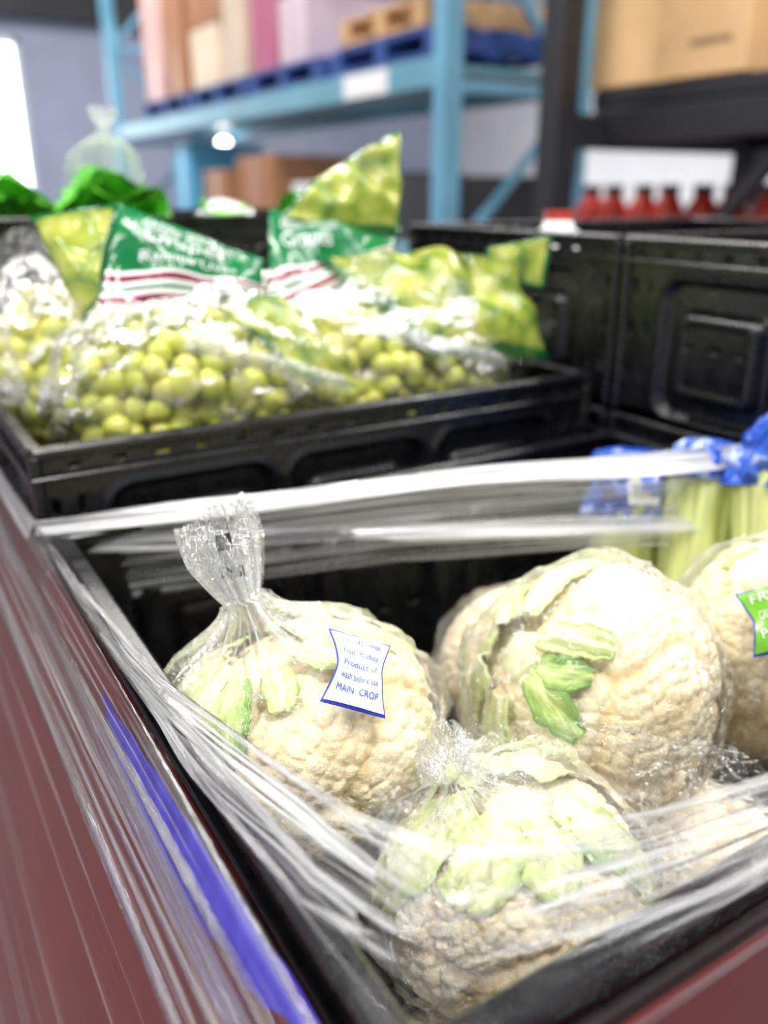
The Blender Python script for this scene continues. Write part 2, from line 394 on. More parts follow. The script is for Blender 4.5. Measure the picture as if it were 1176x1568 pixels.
def cauliflower(c,r,axis,spin,which,leaves,bag=None,squash=1.0):
    e=empty('bagged_cauliflower')
    q=Vector(axis).normalized().to_track_quat('Z','Y').to_matrix().to_4x4()
    M=Matrix.Translation(Vector(c))@q@Matrix.Rotation(spin,4,'Z')
    P,F,CL=CM[which]; P=P.copy(); P[:,2]*=squash
    Mn=np.array(M)
    W=(P*r)@Mn[:3,:3].T+Mn[:3,3]
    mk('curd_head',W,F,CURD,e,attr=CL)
    n=24
    vs=[];zz=[(.0,.55),(.20,.60),(.20,.76),(.17,.79),(.0,.79)]
    for rr,z in zz:
        for i in range(n):
            an=2*math.pi*i/n; k=rr*(1+.08*math.sin(5*an)); vs.append(M@Vector((k*r*math.cos(an),k*r*math.sin(an),z*r*squash)))
    mk('cut_stem',vs,grid_faces(n,len(zz),True),LEAF,e,uv=[(.5,.2)]*len(vs))
    Mi=M.to_3x3().inverted()
    for k_,lf in enumerate(leaves):
        tgt,t0,t1,w,lift=lf[:5]; lm=lf[5] if len(lf)>5 else LEAF
        small=len(lf)>5
        if isinstance(tgt,Vector):
            l_=Mi@tgt; ph=math.degrees(math.atan2(l_.y,l_.x))
        else: ph=tgt
        nx,ny=31,38; vs=[];uv=[]
        ra=.05*min(1,w/.4)*(.5 if small else 1); rb=.012*(0 if small else 1)
        for j in range(ny):
            a_=j/(ny-1); th=math.radians(t0+(t1-t0)*a_)
            ww=w*(.62+.38*math.sin(math.pi*min(1,a_*.9)))*(1 if a_<.93 else math.sqrt(max(0,1-((a_-.93)/.075)**2)))
            if small: ww=w*(.45+.55*math.sin(math.pi*min(1,.1+a_*.9)))
            for i in range(nx):
                b=i/(nx-1)*2-1
                jag=1+.30*noise.noise(Vector((a_*5,k_*3+(1 if b>0 else 5),c[1]*30)))+.12*noise.noise(Vector((a_*16,k_*3+(1 if b>0 else 5),c[1]*30)))
                p2=math.radians(ph)+ b*ww/max(.35,math.sin(th))*.62*jag+.12*math.sin(a_*2+k_)
                rib=ra*math.exp(-(b/.25)**2)*(1-.5*a_)+rb*math.cos(b*9+k_)*(1-a_*.3)
                wav=.035*noise.noise(Vector((b*2.2,a_*3,k_*5+c[0]*40)))+lift*a_*a_*.15+(.014 if small else .016)*math.sin((5 if small else 9)*b+ph+a_*4)*a_
                rr=(.978 if small else .985)+rib+wav
                vs.append(M@(Vector((math.sin(th)*math.cos(p2)*rr,math.sin(th)*math.sin(p2)*rr,math.cos(th)*.88*squash*rr))*r)); uv.append(((b+1)/2,a_))
        lo=mk('leaf',vs,grid_faces(nx,ny),lm,e,uv=uv); md=lo.modifiers.new('s','SOLIDIFY'); md.thickness=.0012
    if bag: produce_bag(e,c,r,bag,M,squash)
    return e
def produce_bag(e,c,r,opt,MC=None,squash=1.0):
    ax=Vector(opt['axis']).normalized(); q=ax.to_track_quat('Z','Y').to_matrix().to_4x4(); M=Matrix.Translation(Vector(c))@q
    Q=(MC.to_3x3().inverted()@M.to_3x3()) if MC is not None else Matrix.Identity(3)
    Ql=Q.inverted()
    seed=opt.get('seed',1); nk=opt.get('neck',.5); fl=opt.get('flare',.3); cone=opt.get('cone',.25); nr=opt.get('nr',.12)
    prof=[]
    for i in range(90):
        th=math.pi-(math.pi-math.radians(34))*i/89
        prof.append((math.cos(th),max(.012,math.sin(th)),0))
    sq=.86*squash
    def hug(v):
        l=Q@v; l=Vector((l.x,l.y,l.z*(sq*1.03 if l.z<0 else sq*1.10))); return Ql@l
    z0,r0=prof[-1][0],prof[-1][1]
    top=hug(Vector((0,0,1))).z
    n=220; m1=len(prof); rows=[]; 
    for j in range(26):
        k=j/25; rows.append((1,k))
    for j in range(1,30):
        k=j/29; rows.append((2,k))
    vs=[];uv=[]; tot=m1+len(rows)
    ring=[]
    for j,(z,rr,k) in enumerate(prof):
        for i in range(n):
            an=2*math.pi*i/n; d=Vector((math.cos(an)*rr,math.sin(an)*rr,z))
            pn=d*1.6+Vector((seed*7,seed*3,0))
            pl=noise.noise(Vector((math.cos(an)*6,math.sin(an)*6,seed*5+z*.8)))
            up=min(1,max(0,(z+.2)/.9))
            kk=1.035+.15*max(0,noise.noise(pn*1.1))+.05*(1-2.2*abs(noise.noise(pn*2.3)))*.6+.025*(1-2.6*abs(noise.noise(pn*5)))+up*.10*pl
            kk=max(kk,1.010)
            p=hug(d)*kk; 
            if j==m1-1: ring.append(p)
            vs.append(M@(p*r)); uv.append((i/n,j/(tot-1)))
    for q_,(ph,k) in enumerate(rows):
        for i in range(n):
            an=2*math.pi*i/n; ca,sa=math.cos(an),math.sin(an)
            pl=noise.noise(Vector((ca*5,sa*5,seed*5+.5)))+.5*noise.noise(Vector((ca*11,sa*11,seed*5)))
            pk=noise.noise(Vector((ca*1.4,sa*1.4,seed*3+k*1.3)))
            if ph==1:
                t=k**.75; neckp=Vector((ca*nr*(1+.7*pl),sa*nr*(1+.7*pl),top*1.02+cone)); p=ring[i].lerp(neckp,float(ss(np.array(t)))**.85)
                p.z=ring[i].z+(neckp.z-ring[i].z)*k
                p.x*=1+.25*pl*math.sin(math.pi*k); p.y*=1+.25*pl*math.sin(math.pi*k)
            else:
                rr=nr+fl*(k**.8)*(1-.35*max(0,k-.6)/.4)
                p=Vector((ca*rr*(1+.5*pl),sa*rr*(.55)*(1+.5*pl),top*1.02+cone+nk*k*(1+.22*pk)))+Vector((.12*pk*k,.1*pk*k,0))
            vs.append(M@(p*r)); uv.append((i/n,(m1+q_)/(tot-1)))
    mk('clear_bag',vs,grid_faces(n,tot,True),BAG,e,uv=uv)
L=lambda up,to,ri: (UPC*up+TOC*to+RW*ri)
cA=Vector((.176,.388,1.050)); rA=.084
A=cauliflower(cA,rA,L(.88,.30,-.25),.3,0,
   [(L(0,.15,-1),16,104,.55,.2),(L(0,.75,-1),16,86,.40,.15),(L(0,-.6,-1),18,98,.5,.1),(L(0,-.5,.9),14,76,.42,.1),(L(0,-1.2,.5),16,72,.45,.1),(L(0,.35,1),16,50,.25,.05),(L(0,1,-.5),20,60,.24,.1,GLEAF),(L(0,1,.1),18,40,.18,.1)],
   dict(axis=L(.93,.25,-.30),seed=2,neck=.62,flare=.26,cone=.26,nr=.13),squash=.82)
cB=Vector((.359,.331,1.051)); rB=.081
B=cauliflower(cB,rB,L(.42,.40,-.80),1.1,1,
   [(L(.9,-.2,.25),18,80,.36,.1),(L(.6,-1,.0),16,85,.5,.1),(L(.2,.6,.9),16,50,.24,.05),(L(-.45,.6,.45),18,52,.26,.1,GLEAF),(L(-1,.2,-.2),20,75,.30,.1),(L(-.05,1,.35),20,44,.24,.1,GLEAF),(L(-.6,-1,0),18,80,.5,.1)],
   dict(axis=L(-.75,.2,-.6),seed=5,neck=.2,flare=.2,cone=.15))
cC=Vector((.512,.298,1.050)); rC=.078
Cc=cauliflower(cC,rC,L(.25,-.95,-.2),.5,0,[(L(1,0,-.6),40,85,.5,.1),(L(0,0,-1),30,80,.5,.15)],dict(axis=L(-.3,-.8,.5),seed=8))
cD=Vector((.235,.258,1.014)); rD=.070
D=cauliflower(cD,rD,L(.84,.40,-.05),2.1,1,
   [(L(0,.1,-1),16,84,.46,.1),(L(0,.9,-.55),12,50,.42,.05),(L(0,.9,.35),12,44,.34,.1),(L(0,.2,1),16,80,.40,.1),(L(0,-1,.3),16,85,.5,.1),(L(0,-1,-.6),16,85,.5,.1),(L(0,.55,.85),22,60,.24,.1,GLEAF)],
   dict(axis=L(.85,.25,-.42),seed=11,neck=.25,flare=.22,cone=.12),squash=.98)
cauliflower((.406,.455,.988),.065,L(.1,-.9,.2),.5,0,[(60,18,80,.6,.1)],dict(axis=L(0,-.9,0),seed=12))
cauliflower((.178,.215,.935),.052,L(.1,-.9,.2),1.5,1,[(60,18,80,.6,.1)],dict(axis=L(0,-.9,0),seed=13))
cauliflower((.37,.240,.950),.066,L(.1,.3,-.9),1.5,0,[(60,18,80,.6,.1),(170,18,80,.6,.1)],dict(axis=L(0,-.9,0),seed=14))
cauliflower((.27,.385,.935),.068,L(.6,.5,-.2),2.5,1,[(60,18,80,.5,.1),(170,18,80,.5,.1),(260,18,80,.4,.1)],dict(axis=L(.5,-.6,0),seed=15))
cauliflower((.53,.39,.935),.066,L(.1,-.9,.2),.5,0,[(60,18,80,.6,.1)],None)
def label(parent,c,r,dirn,upd,w,h,basemat,rot=0,green=False):
    d=Vector(dirn).normalized(); up=(Vector(upd)-d*Vector(upd).dot(d)).normalized(); rt=up.cross(d)
    up,rt=(up*math.cos(rot)+rt*math.sin(rot)),(rt*math.cos(rot)-up*math.sin(rot))
    o=Vector(c)+d*r
    P=Patch(o-rt*w*.5+up*h*.5,o+rt*w*.5+up*h*.5,o+rt*w*.5-up*h*.5,o-rt*w*.5-up*h*.5,w*.12,.0018,3,60)
    if P.n.dot(d)<0: P.n=-P.n
    sh=lambda v:.72+.28*abs(2*v-1)**1.3
    P.sheet('label_border',BLUEINK,parent,24,24,0,shape=sh)
    P.sheet('label_face',basemat,parent,24,24,.0004,1,.035,.965,.035,.965,shape=sh)
    ink=WHITEINK if green else BLUEINK
    rows=["CAULIFLOWER","Fresh  Produce","Product of","wash before use","MAIN  CROP"]
    if green: rows=["FRESH","CAULIFLOWER","Product"]
    n=len(rows)
    for i,t in enumerate(rows):
        v1=.9-i*.82/n; hw=.36*sh(v1-.1); P.text(t,ink,parent,.5-hw,.5+hw,v1-.5*.82/n,v1,.0012)
label(A,cA,rA*1.06,L(.56,.74,.44),L(1,0,0),.036,.042,LABELW,rot=.38)
label(Cc,cC,rC*1.08,L(.36,.80,-.42),L(1,0,0),.044,.042,LABELG,rot=-.3,green=True)
ax=L(.93,.25,-.30).normalized(); o=cA+ax*rA*1.32+TOC*.016
P=Patch(o-RW*.006+UPC*.016,o+RW*.002+UPC*.018,o+RW*.006-UPC*.002,o-RW*.003-UPC*.003,.001,.001,1); P.sheet('neck_print',BLACKINK,A,8,8,v0=.55); P.text('EMSI',BLACKINK,A,0,1.4,-.2,.1,.0)
# ------------------------------------------------------------------ grapes
gv,gf=ico(3)
def clump(parent,c,rad,seed,gr=.0120):
    rng=np.random.default_rng(seed); sp=gr*1.9; acc=[];fs=[];o=0
    nx=[int(q/sp)+2 for q in rad]
    for i in range(-nx[0],nx[0]+1):
        for j in range(-nx[1],nx[1]+1):
            for k in range(-int(nx[2]*1.3),int(nx[2]*1.3)+1):
                p=np.array([(i+.5*((j+k)%2))*sp,(j*.87+.29*(k%2))*sp,k*.82*sp])+rng.normal(0,sp*.15,3)
                q=(p/np.array(rad)); d=np.linalg.norm(q)
                if d>1 or d<.45: continue
                if q[2]<-.85: continue
                s=gr*rng.uniform(.85,1.1)*np.array([1,1,rng.uniform(1.05,1.25)])
                R=np.array(Matrix.Rotation(rng.uniform(0,6.28),3,Vector(rng.normal(size=3))))
                acc.append((gv*s)@R.T+p+np.array(c)); fs.extend([tuple(x+o for x in f) for f in gf]); o+=len(gv)
    mk('green_grapes',np.concatenate(acc),fs,GRAPE,parent)
def shell(parent,c,rad,seed,mat=None):
    n,m=140,90; vs=[];uv=[]
    for j in range(m):
        th=math.pi*j/(m-1)
        for i in range(n):
            an=2*math.pi*i/n; d=Vector((math.sin(th)*math.cos(an),math.sin(th)*math.sin(an),math.cos(th)))
            k=1.06+.08*noise.noise(d*2+Vector((seed,0,0)))+.10*(.5-1.6*abs(noise.noise(d*3.5+Vector((seed*2,0,0)))))+.04*(.5-1.6*abs(noise.noise(d*8+Vector((0,seed*2,0)))))
            vs.append(Vector(c)+Vector((d.x*rad[0],d.y*rad[1],d.z*rad[2]))*max(k,1.0)); uv.append((i/n,j/(m-1)))
    mk('clear_film',vs,grid_faces(n,m,True),mat or GBAG,parent,uv=uv)
g1=empty('grape_bag')
clump(g1,(.262,.772,1.172),(.118,.082,.080),3); shell(g1,(.262,.772,1.175),(.128,.094,.092),3)
P=Patch((.216,.80,1.340),(.335,.765,1.290),(.322,.745,1.254),(.175,.747,1.256),.010,.005,4)
P.sheet('printed_header',PHD,g1,50,40); P.text('GREEN SEEDLESS',WHITEINK,g1,.16,.78,.80,.90,.0015); P.text('Grapes',WHITEINK,g1,.18,.72,.60,.78,.0015); P.text('Raisins Uvas',WHITEINK,g1,.18,.80,.46,.56,.0015)
Patch((.149,.85,1.329),(.216,.803,1.340),(.180,.765,1.262),(.170,.78,1.240),.012,.004,5).pillow('printed_panel',PGR,g1)
Patch((.265,.730,1.262),(.335,.730,1.262),(.392,.683,1.175),(.330,.675,1.195),.014,.005,6).sheet('printed_side',PGR,g1)
g2=empty('grape_bag')
clump(g2,(.158,.905,1.175),(.060,.105,.085),9); shell(g2,(.158,.905,1.185),(.065,.118,.095),6)
Patch((.115,.98,1.29),(.175,.90,1.33),(.17,.84,1.25),(.115,.85,1.24),.015,.005,8).pillow('film_top',GBAG,g2)
g3=empty('grape_bag')
clump(g3,(.485,.782,1.172),(.148,.088,.078),21); shell(g3,(.485,.782,1.175),(.158,.10,.090),9)
P=Patch((.382,.85,1.333),(.520,.83,1.303),(.508,.805,1.280),(.339,.765,1.240),.008,.005,9)
P.sheet('printed_header',PHD,g3,50,40); P.text('GREEN SEEDLESS',WHITEINK,g3,.08,.5,.80,.90,.0015); P.text('Grapes',WHITEINK,g3,.08,.46,.52,.76,.0015)
Patch((.405,.80,1.290),(.627,.765,1.280),(.640,.700,1.178),(.475,.690,1.200),.034,.009,10,24).pillow('printed_body',PGR,g3)
Patch((.446,.87,1.363),(.559,.88,1.415),(.534,.84,1.305),(.385,.84,1.322),.022,.009,11,40).pillow('printed_top',PGR,g3)
Patch((.617,.79,1.290),(.655,.724,1.306),(.650,.728,1.25),(.615,.77,1.262),.008,.004,12).pillow('printed_end',PGR,g3)
g4=empty('grape_bag'); clump(g4,(.36,.955,1.165),(.17,.06,.08),31); shell(g4,(.36,.955,1.17),(.185,.07,.09),14)
TB=stretch_mat('frosted_text_band',.35,.5,su=30,sv=4)
Patch((.225,.680,1.245),(.365,.662,1.195),(.365,.658,1.180),(.222,.673,1.228),.012,.002,3).sheet('text_band',TB,g1,40,8)
Patch((.395,.690,1.240),(.545,.662,1.198),(.545,.656,1.183),(.395,.68,1.226),.014,.002,3).sheet('text_band',TB,g3,40,8)
# ------------------------------------------------------------------ celery
def celery_mat():
    k=NT('celery_stalk'); tc=k.n('TexCoord'); uv=tc.outputs['UV']
    n1=k.n('TexNoise',{'Vector':k.map(uv,(70,1.5,1)),'Scale':1.0,'Detail':2}).outputs[0]
    col=k.ramp(n1,[(.3,c3(184,200,110)),(.6,c3(220,228,156)),(.8,c3(238,240,196))])
    bp=k.n('Bump',{'Strength':.5,'Distance':.001,'Height':n1}).outputs[0]
    return k.surf(k.n('BsdfPrincipled',{'Base Color':col,'Roughness':.35,'Normal':bp}).outputs[0])
CEL=celery_mat()
def blue_wrap():
    k=NT('celery_blue_wrap'); tc=k.n('TexCoord').outputs['Object']
    nz=k.n('TexNoise',{'Vector':tc,'Scale':40,'Detail':4,'Distortion':1.5}).outputs[0]
    col=k.ramp(nz,[(.4,c3(26,70,175)),(.58,c3(55,105,215)),(.64,c3(200,212,238)),(.70,c3(45,98,205))])
    bp=k.n('Bump',{'Strength':.9,'Distance':.004,'Height':nz}).outputs[0]
    return k.surf(k.n('BsdfPrincipled',{'Base Color':col,'Roughness':.2,'Normal':bp,'Coat Weight':.3}).outputs[0])
BW=blue_wrap()
def celery(base,top,rad,seed,prof,bend=(0,0,0)):
    e=empty('celery_bunch'); base=Vector(base); top=Vector(top); ax=(top-base); Ln=ax.length; q=ax.to_track_quat('Z','Y').to_matrix().to_4x4(); M=Matrix.Translation(base)@q
    vs=[];fs=[];uv=[]
    offs=[(0,0)]+[(rad*.62*math.cos(i*2*math.pi/7),rad*.62*math.sin(i*2*math.pi/7)) for i in range(7)]
    for k_,(ox,oy) in enumerate(offs):
        o=len(vs); n,m=20,18; an0=math.atan2(oy,ox); r=rad*.40
        for j in range(m):
            t=j/(m-1); sp=.72+.38*t; cap=1 if j<m-1 else .05
            for i in range(n):
                a_=2*math.pi*i/n; cc=math.cos(a_)*r*.95*cap; s_=math.sin(a_)*r*1.1*cap
                if cc<0: cc*=.35
                cc*=(1+.05*math.cos(a_*9))
                x=ox*sp+cc*math.cos(an0)-s_*math.sin(an0); y=oy*sp+cc*math.sin(an0)+s_*math.cos(an0)
                vs.append(M@Vector((x,y,(min(t,.985)+.02*(k_%3)*t)*Ln))); uv.append((i/n,t))
        fs+= [tuple(o+x for x in f) for f in grid_faces(n,m,True)]
    mk('stalks',vs,fs,CEL,e,uv=uv)
    n=80; vs=[];uv=[]
    pz=[p[0] for p in prof]; pr=[p[1] for p in prof]; m=50
    for j in range(m):
        z=pz[0]+(pz[-1]-pz[0])*j/(m-1); r=np.interp(z,pz,pr)*rad
        for i in range(n):
            a_=2*math.pi*i/n; d=Vector((math.cos(a_),math.sin(a_),0))
            k=1+.30*noise.noise(Vector((d.x*2.5,d.y*2.5,z*9+seed)))+.18*noise.noise(Vector((d.x*5,d.y*5,z*22+seed)))
            vs.append(M@Vector((d.x*r*k,d.y*r*k,z*Ln))+Vector(bend)*max(0,z-1.02)); uv.append((i/n,j/(m-1)))
    mk('printed_sleeve',vs,grid_faces(n,m,True),BW,e,uv=uv)
    return e
c1=celery((.575,.510,.885),(.608,.535,1.112),.034,1,[(.74,1.14),(.98,1.16),(1.02,1.0),(1.04,.6),(1.045,.05)])
c2=celery((.575,.432,.885),(.628,.470,1.120),.032,2,[(.95,1.12),(1.0,1.1),(1.04,.9),(1.09,.6),(1.10,.05)])
c3_=celery((.598,.348,.885),(.634,.408,1.135),.034,3,[(.94,1.12),(1.02,1.15),(1.10,1.0),(1.20,.75),(1.29,.55),(1.36,.65)],(.05,-.12,0))
o=Vector((.602,.531,1.080))+TOC*.041
P=Patch(o-RW*.014+UPC*.010,o+RW*.014+UPC*.010,o+RW*.014-UPC*.012,o-RW*.014-UPC*.012,.001,.0005,1); P.sheet('barcode_label',WHITEINK,c1,8,8)
P.text('IIIIIIIIII',BLACKINK,c1,.1,.9,.25,.9,.001)
# ------------------------------------------------------------------ stretch film
def lines_sheet(name,top,bot,mat,parent,nx=120,ny=24,wr=.002,seed=0,sag=0,rag=0):
    def ev(pl,t):
        pl=[Vector(p) for p in pl]; ds=[0]
        for a_,b_ in zip(pl,pl[1:]): ds.append(ds[-1]+(b_-a_).length)
        s=t*ds[-1]
        for k in range(len(pl)-1):
            if s<=ds[k+1]+1e-9:
                f=(s-ds[k])/max(1e-9,ds[k+1]-ds[k]); return pl[k].lerp(pl[k+1],f)
        return pl[-1]
    vs=[];uv=[]
    for j in range(ny):
        v=j/(ny-1)
        rg=1-rag*(.5+.5*math.sin(v*70+2*math.sin(v*23)))
        for i in range(nx):
            u=i/(nx-1)*rg; p=ev(bot,u).lerp(ev(top,u),v)
            w=wr*noise.noise(Vector((u*3+seed,v*14,seed*1.3)))*1.6
            p=p+Vector((w,w*.6,w)); p.z-=sag*math.sin(math.pi*u)*math.sin(math.pi*v)
            vs.append(p); uv.append((u,v))
    return mk(name,vs,grid_faces(nx,ny),mat,parent,uv=uv)
film=empty('stretch_film_wrap')
SFB=stretch_mat('stretch_film_band',.07,1.0,su=1.6,sv=26,thr=(.47,.58),diff=.8,edge=[(0,.35),(.05,0),(.5,0),(.60,.20),(.68,.25),(.74,0),(1,0)])
lines_sheet('rear_band',[(.088,.655,1.108),(.40,.530,1.132),(.672,.43,1.139)],[(.092,.655,1.035),(.35,.55,1.062),(.672,.43,1.052)],SFB,film,wr=.002)
lines_sheet('rear_band_edge',[(.088,.656,1.114),(.40,.534,1.137),(.672,.434,1.144)],[(.086,.646,1.106),(.396,.518,1.127),(.666,.418,1.132)],SFROPE,film,ny=14,wr=.003,seed=3)
lines_sheet('rear_band_fold',[(.088,.651,1.100),(.30,.568,1.096),(.672,.428,1.080)],[(.086,.646,1.091),(.297,.558,1.084),(.668,.414,1.073)],stretch_mat('stretch_film_fold',.40,.8,su=2,sv=10,thr=(.42,.6),diff=.88),film,ny=10,wr=.003,seed=5)
lines_sheet('left_edge_roll',[(.088,1.5,1.112),(.088,.655,1.114)],[(.082,1.5,1.098),(.080,.655,1.100)],SFROPE,film,60,8)
topc=[(.088,.655,1.113),(.086,.50,1.120),(.095,.365,1.123),(.115,.285,1.124),(.134,.234,1.122),(.156,.205,1.120),(.215,.172,1.118),(.295,.158,1.118),(.68,.150,1.118)]
botc=[(.087,.655,1.098),(.086,.50,1.105),(.088,.365,1.108),(.090,.27,1.110),(.092,.19,1.110),(.095,.140,1.110),(.16,.135,1.110),(.295,.134,1.108),(.68,.134,1.108)]
lines_sheet('corner_film',topc,botc,stretch_mat('stretch_film_corner',.0,.75,su=5,sv=16,fres=.35,thr=(.54,.61),edge=[(0,0),(.93,0),(.98,.5),(1,.35)]),film,200,30,wr=.0025,seed=7)
fanT=[(.087,.52,1.116),(.094,.37,1.124),(.124,.252,1.126),(.138,.186,1.122)]
fanB=[(.087,.42,1.113),(.089,.30,1.114),(.092,.21,1.115),(.108,.172,1.117)]
lines_sheet('corner_fan',fanT,fanB,stretch_mat('stretch_film_fan',.0,1.0,su=1.0,sv=52,fres=.4,thr=(.47,.55),diff=.85),film,100,180,wr=.003,seed=9,rag=.08)
lines_sheet('front_fan',[(.68,.156,1.121),(.295,.166,1.121),(.235,.178,1.121),(.17,.20,1.12)],[(.68,.134,1.112),(.295,.134,1.112),(.225,.136,1.113),(.15,.144,1.114)],stretch_mat('stretch_film_fan_front',.0,1.0,su=2,sv=34,fres=.4,thr=(.47,.56),diff=.85),film,120,100,wr=.003,seed=19,rag=.05)
def drape():
    nx,ny=140,80; vs=[];uv=[]
    for j in range(ny):
        v=j/(ny-1)
        for i in range(nx):
            u=i/(nx-1)
            a_=Vector((.136,.236,1.120)).lerp(Vector((.300,.190,1.118)),u)+Vector((0,.045*math.sin(math.pi*u),0))
            b_=Vector((.112,.160,1.112)).lerp(Vector((.300,.145,1.112)),u)
            p=b_.lerp(a_,v); w=.006*noise.noise(Vector((u*5,v*3,2)))+.004*(.5-abs(noise.noise(Vector((u*11,v*7,9))))*2)
            p.z+=w
            vs.append(p); uv.append((u,v))
    mk('draped_film',vs,grid_faces(nx,ny),film_mat('draped_stretch_film',haze=.01,crease_glint=1.0,scale=60,bump=1.0,refl=.5,lo=.38),film,uv=uv)
drape()
lines_sheet('left_side_film',[(.080,3.0,1.112),(.084,.132,1.108)],[(-.205,3.0,.13),(-.208,.130,.13)],SFSIDE,film,160,200,wr=.004,seed=13)
lines_sheet('left_side_upper_layers',[(.074,3.0,1.112),(.078,.130,1.110)],[(.050,3.0,1.04),(.055,.130,1.04)],stretch_mat('stretch_film_layers',.0,.9,su=3.5,sv=18,fres=.5,thr=(.52,.60),diff=.7),film,160,40,wr=.004,seed=23)
lines_sheet('front_side_film',[(.084,.131,1.108),(1.4,.131,1.108)],[(-.15,.128,.13),(1.4,.128,.13)],SFSIDE,film,120,120,wr=.002,seed=15)
tv=[];N_=60
for i in range(N_):
    u=i/(N_-1); y=.455-.300*u
    zt=1.074+.020*u+.001*math.sin(u*40); zb=zt-(.003+.032*math.sin(math.pi*min(1,u*1.0))**.8)*(1-.25*u)+.0012*math.sin(u*31)+.001*math.sin(u*77)
    for z in (zb,zt):
        tv.append((.1-.3*(1.35-z-.243)-.0070,y,z))
ft=[(2*i,2*i+1,2*i+3,2*i+2) for i in range(N_-1)]
mk('blue_tape_strip',tv,ft,BTAPE)
# ------------------------------------------------------------------ greens in the rear crate
def lettuce_mat():
    k=NT('lettuce_leaf'); tc=k.n('TexCoord').outputs['Object']
    n=k.n('TexNoise',{'Vector':tc,'Scale':22,'Detail':4}).outputs[0]
    col=k.ramp(n,[(.3,c3(50,150,30)),(.5,c3(100,196,50)),(.75,c3(165,228,110))])
    return k.surf(k.n('BsdfPrincipled',{'Base Color':col,'Roughness':.35}).outputs[0])
LET=lettuce_mat()
def lettuce(c,s,seed,bag=True):
    e=empty('bagged_lettuce'); rng=random.Random(seed)
    for k in range(22):
        an=rng.uniform(0,6.28); tilt=rng.uniform(.1,1.2); vs=[]; nx,ny=14,14
        Rm=Matrix.Rotation(an,4,'Z')@Matrix.Rotation(tilt,4,'Y'); L_=s*rng.uniform(.7,1.1)
        for j in range(ny):
            t=j/(ny-1); w=L_*.55*math.sin(math.pi*min(1,.12+t*.8))
            for i in range(nx):
                b=i/(nx-1)*2-1
                vs.append(Vector(c)+Rm@Vector((L_*.35*t*t+.25*w*b*b+.12*L_*t*math.sin(b*7+k)*abs(b),b*w,t*L_*1.1)))
        mk('leaf',vs,grid_faces(nx,ny),LET,e)
    if bag: shell(e,(c[0],c[1],c[2]+s*.40),(s*.8,s*.8,s*.62),seed)
    return e
lettuce((.13,1.22,1.29),.095,1,False); lettuce((.22,1.24,1.295),.09,2,False); lettuce((.32,1.20,1.29),.085,3,False); lettuce((.47,1.20,1.28),.055,4); lettuce((.60,1.2,1.28),.065,6,False)
pb=empty('clear_bag_tuft'); produce_bag(pb,(.315,1.22,1.370),.045,dict(axis=(.05,0,1),seed=21,neck=.6,flare=.6))
e=empty('milk_jug')
prof=[(0,.0),(.045,0),(.05,.02),(.05,.10),(.04,.125),(.02,.14),(.018,.155),(.0,.155)]
vs=[Vector((.81+r*math.cos(t*math.pi/12),.885+r*math.sin(t*math.pi/12),1.166+z)) for r,z in prof for t in range(24)]
mk('body',vs,grid_faces(24,len(prof),True),WHITEINK,e)
RED=simple('red_plastic',c3(200,60,45),.3,20,.15,coat=.3)
vs=[Vector((.81+r*math.cos(t*math.pi/12),.885+r*math.sin(t*math.pi/12),1.314+z)) for r,z in [(0,0),(.019,0),(.019,.012),(0,.012)] for t in range(24)]
mk('cap',vs,grid_faces(24,4,True),RED,e,False)
# ------------------------------------------------------------------ warehouse shell
WALLB=simple('painted_wall_bluegrey',c3(158,165,190),.7,2,.05)
WALLW=simple('painted_wall_white',c3(215,218,224),.7,2,.05)
CONC=simple('concrete_floor',c3(120,100,100),.5,3,.15)
CEIL=simple('ceiling_dark',c3(60,62,70),.8,2,.1)
def rbox(name,*a_,mat=None,b=0):
    q=Acc(); q.box(*a_,b=b); return q.make(name,[mat])
rbox('floor',-3,8,-3,11.2,-.1,0,mat=CONC)
rbox('ceiling',-3,8,-3,11.2,4.6,4.7,mat=CEIL)
q=Acc(); q.box(-3,.7,11,11.15,0,4.6); q.box(2.05,8,11,11.15,0,4.6); q.box(.7,2.05,11,11.15,2.9,4.6); q.box(.7,2.05,11,11.15,0,1.0); q.make('wall_back',[WALLB])
rbox('wall_right',7.9,8.05,-3,11.2,0,4.6,mat=WALLW); rbox('wall_left',-3.15,-3,-3,11.2,0,4.6,mat=WALLW)
w1=empty('window_1'); q=Acc(); q.box(.7,2.05,11.06,11.08,1.0,2.9); q.make('pane',[emis('daylit_pane',(.85,.95,1),8)],w1)
q=Acc(); q.box(.7,.76,10.97,11.1,1,2.9); q.box(1.99,2.05,10.97,11.1,1,2.9); q.box(.7,2.05,10.97,11.1,2.84,2.9); q.box(.7,2.05,10.97,11.1,1,1.06); q.box(1.36,1.4,10.99,11.09,1.06,2.84); q.make('frame',[WALLW],w1)
rbox('trim_1',-3,8,10.8,11,3.1,3.45,mat=simple('dark_steel',(.02,.02,.025),.5))
BLUE=simple('rack_blue_paint',c3(104,160,188),.4,4,.12); TEAL=simple('rack_teal_paint',c3(98,152,172),.4,4,.12)
DK=simple('rack_black_steel',(.016,.016,.02),.45); WOOD=simple('pallet_wood',c3(190,150,105),.7,8,.2); PBL=simple('pallet_blue',c3(35,70,140),.6,8,.2)
def upright(acc,x0,x1,y,h,mi=0,w=.1):
    acc.box(x0-w/2,x0+w/2,y-.05,y+.05,0,h,mi,.006); acc.box(x1-w/2,x1+w/2,y-.05,y+.05,0,h,mi,.006)
    z=.2;k=0
    while z<h-.8:
        acc.beam((x0,y,z),(x1,y,z),.05,.05,mi); acc.beam((x0 if k%2 else x1,y,z),(x1 if k%2 else x0,y,z+.8),.04,.04,mi); z+=.8;k+=1
r=empty('pallet_rack'); q=Acc()
for y in (3.53,9.0): upright(q,2.5,3.3,y,4.2,0)
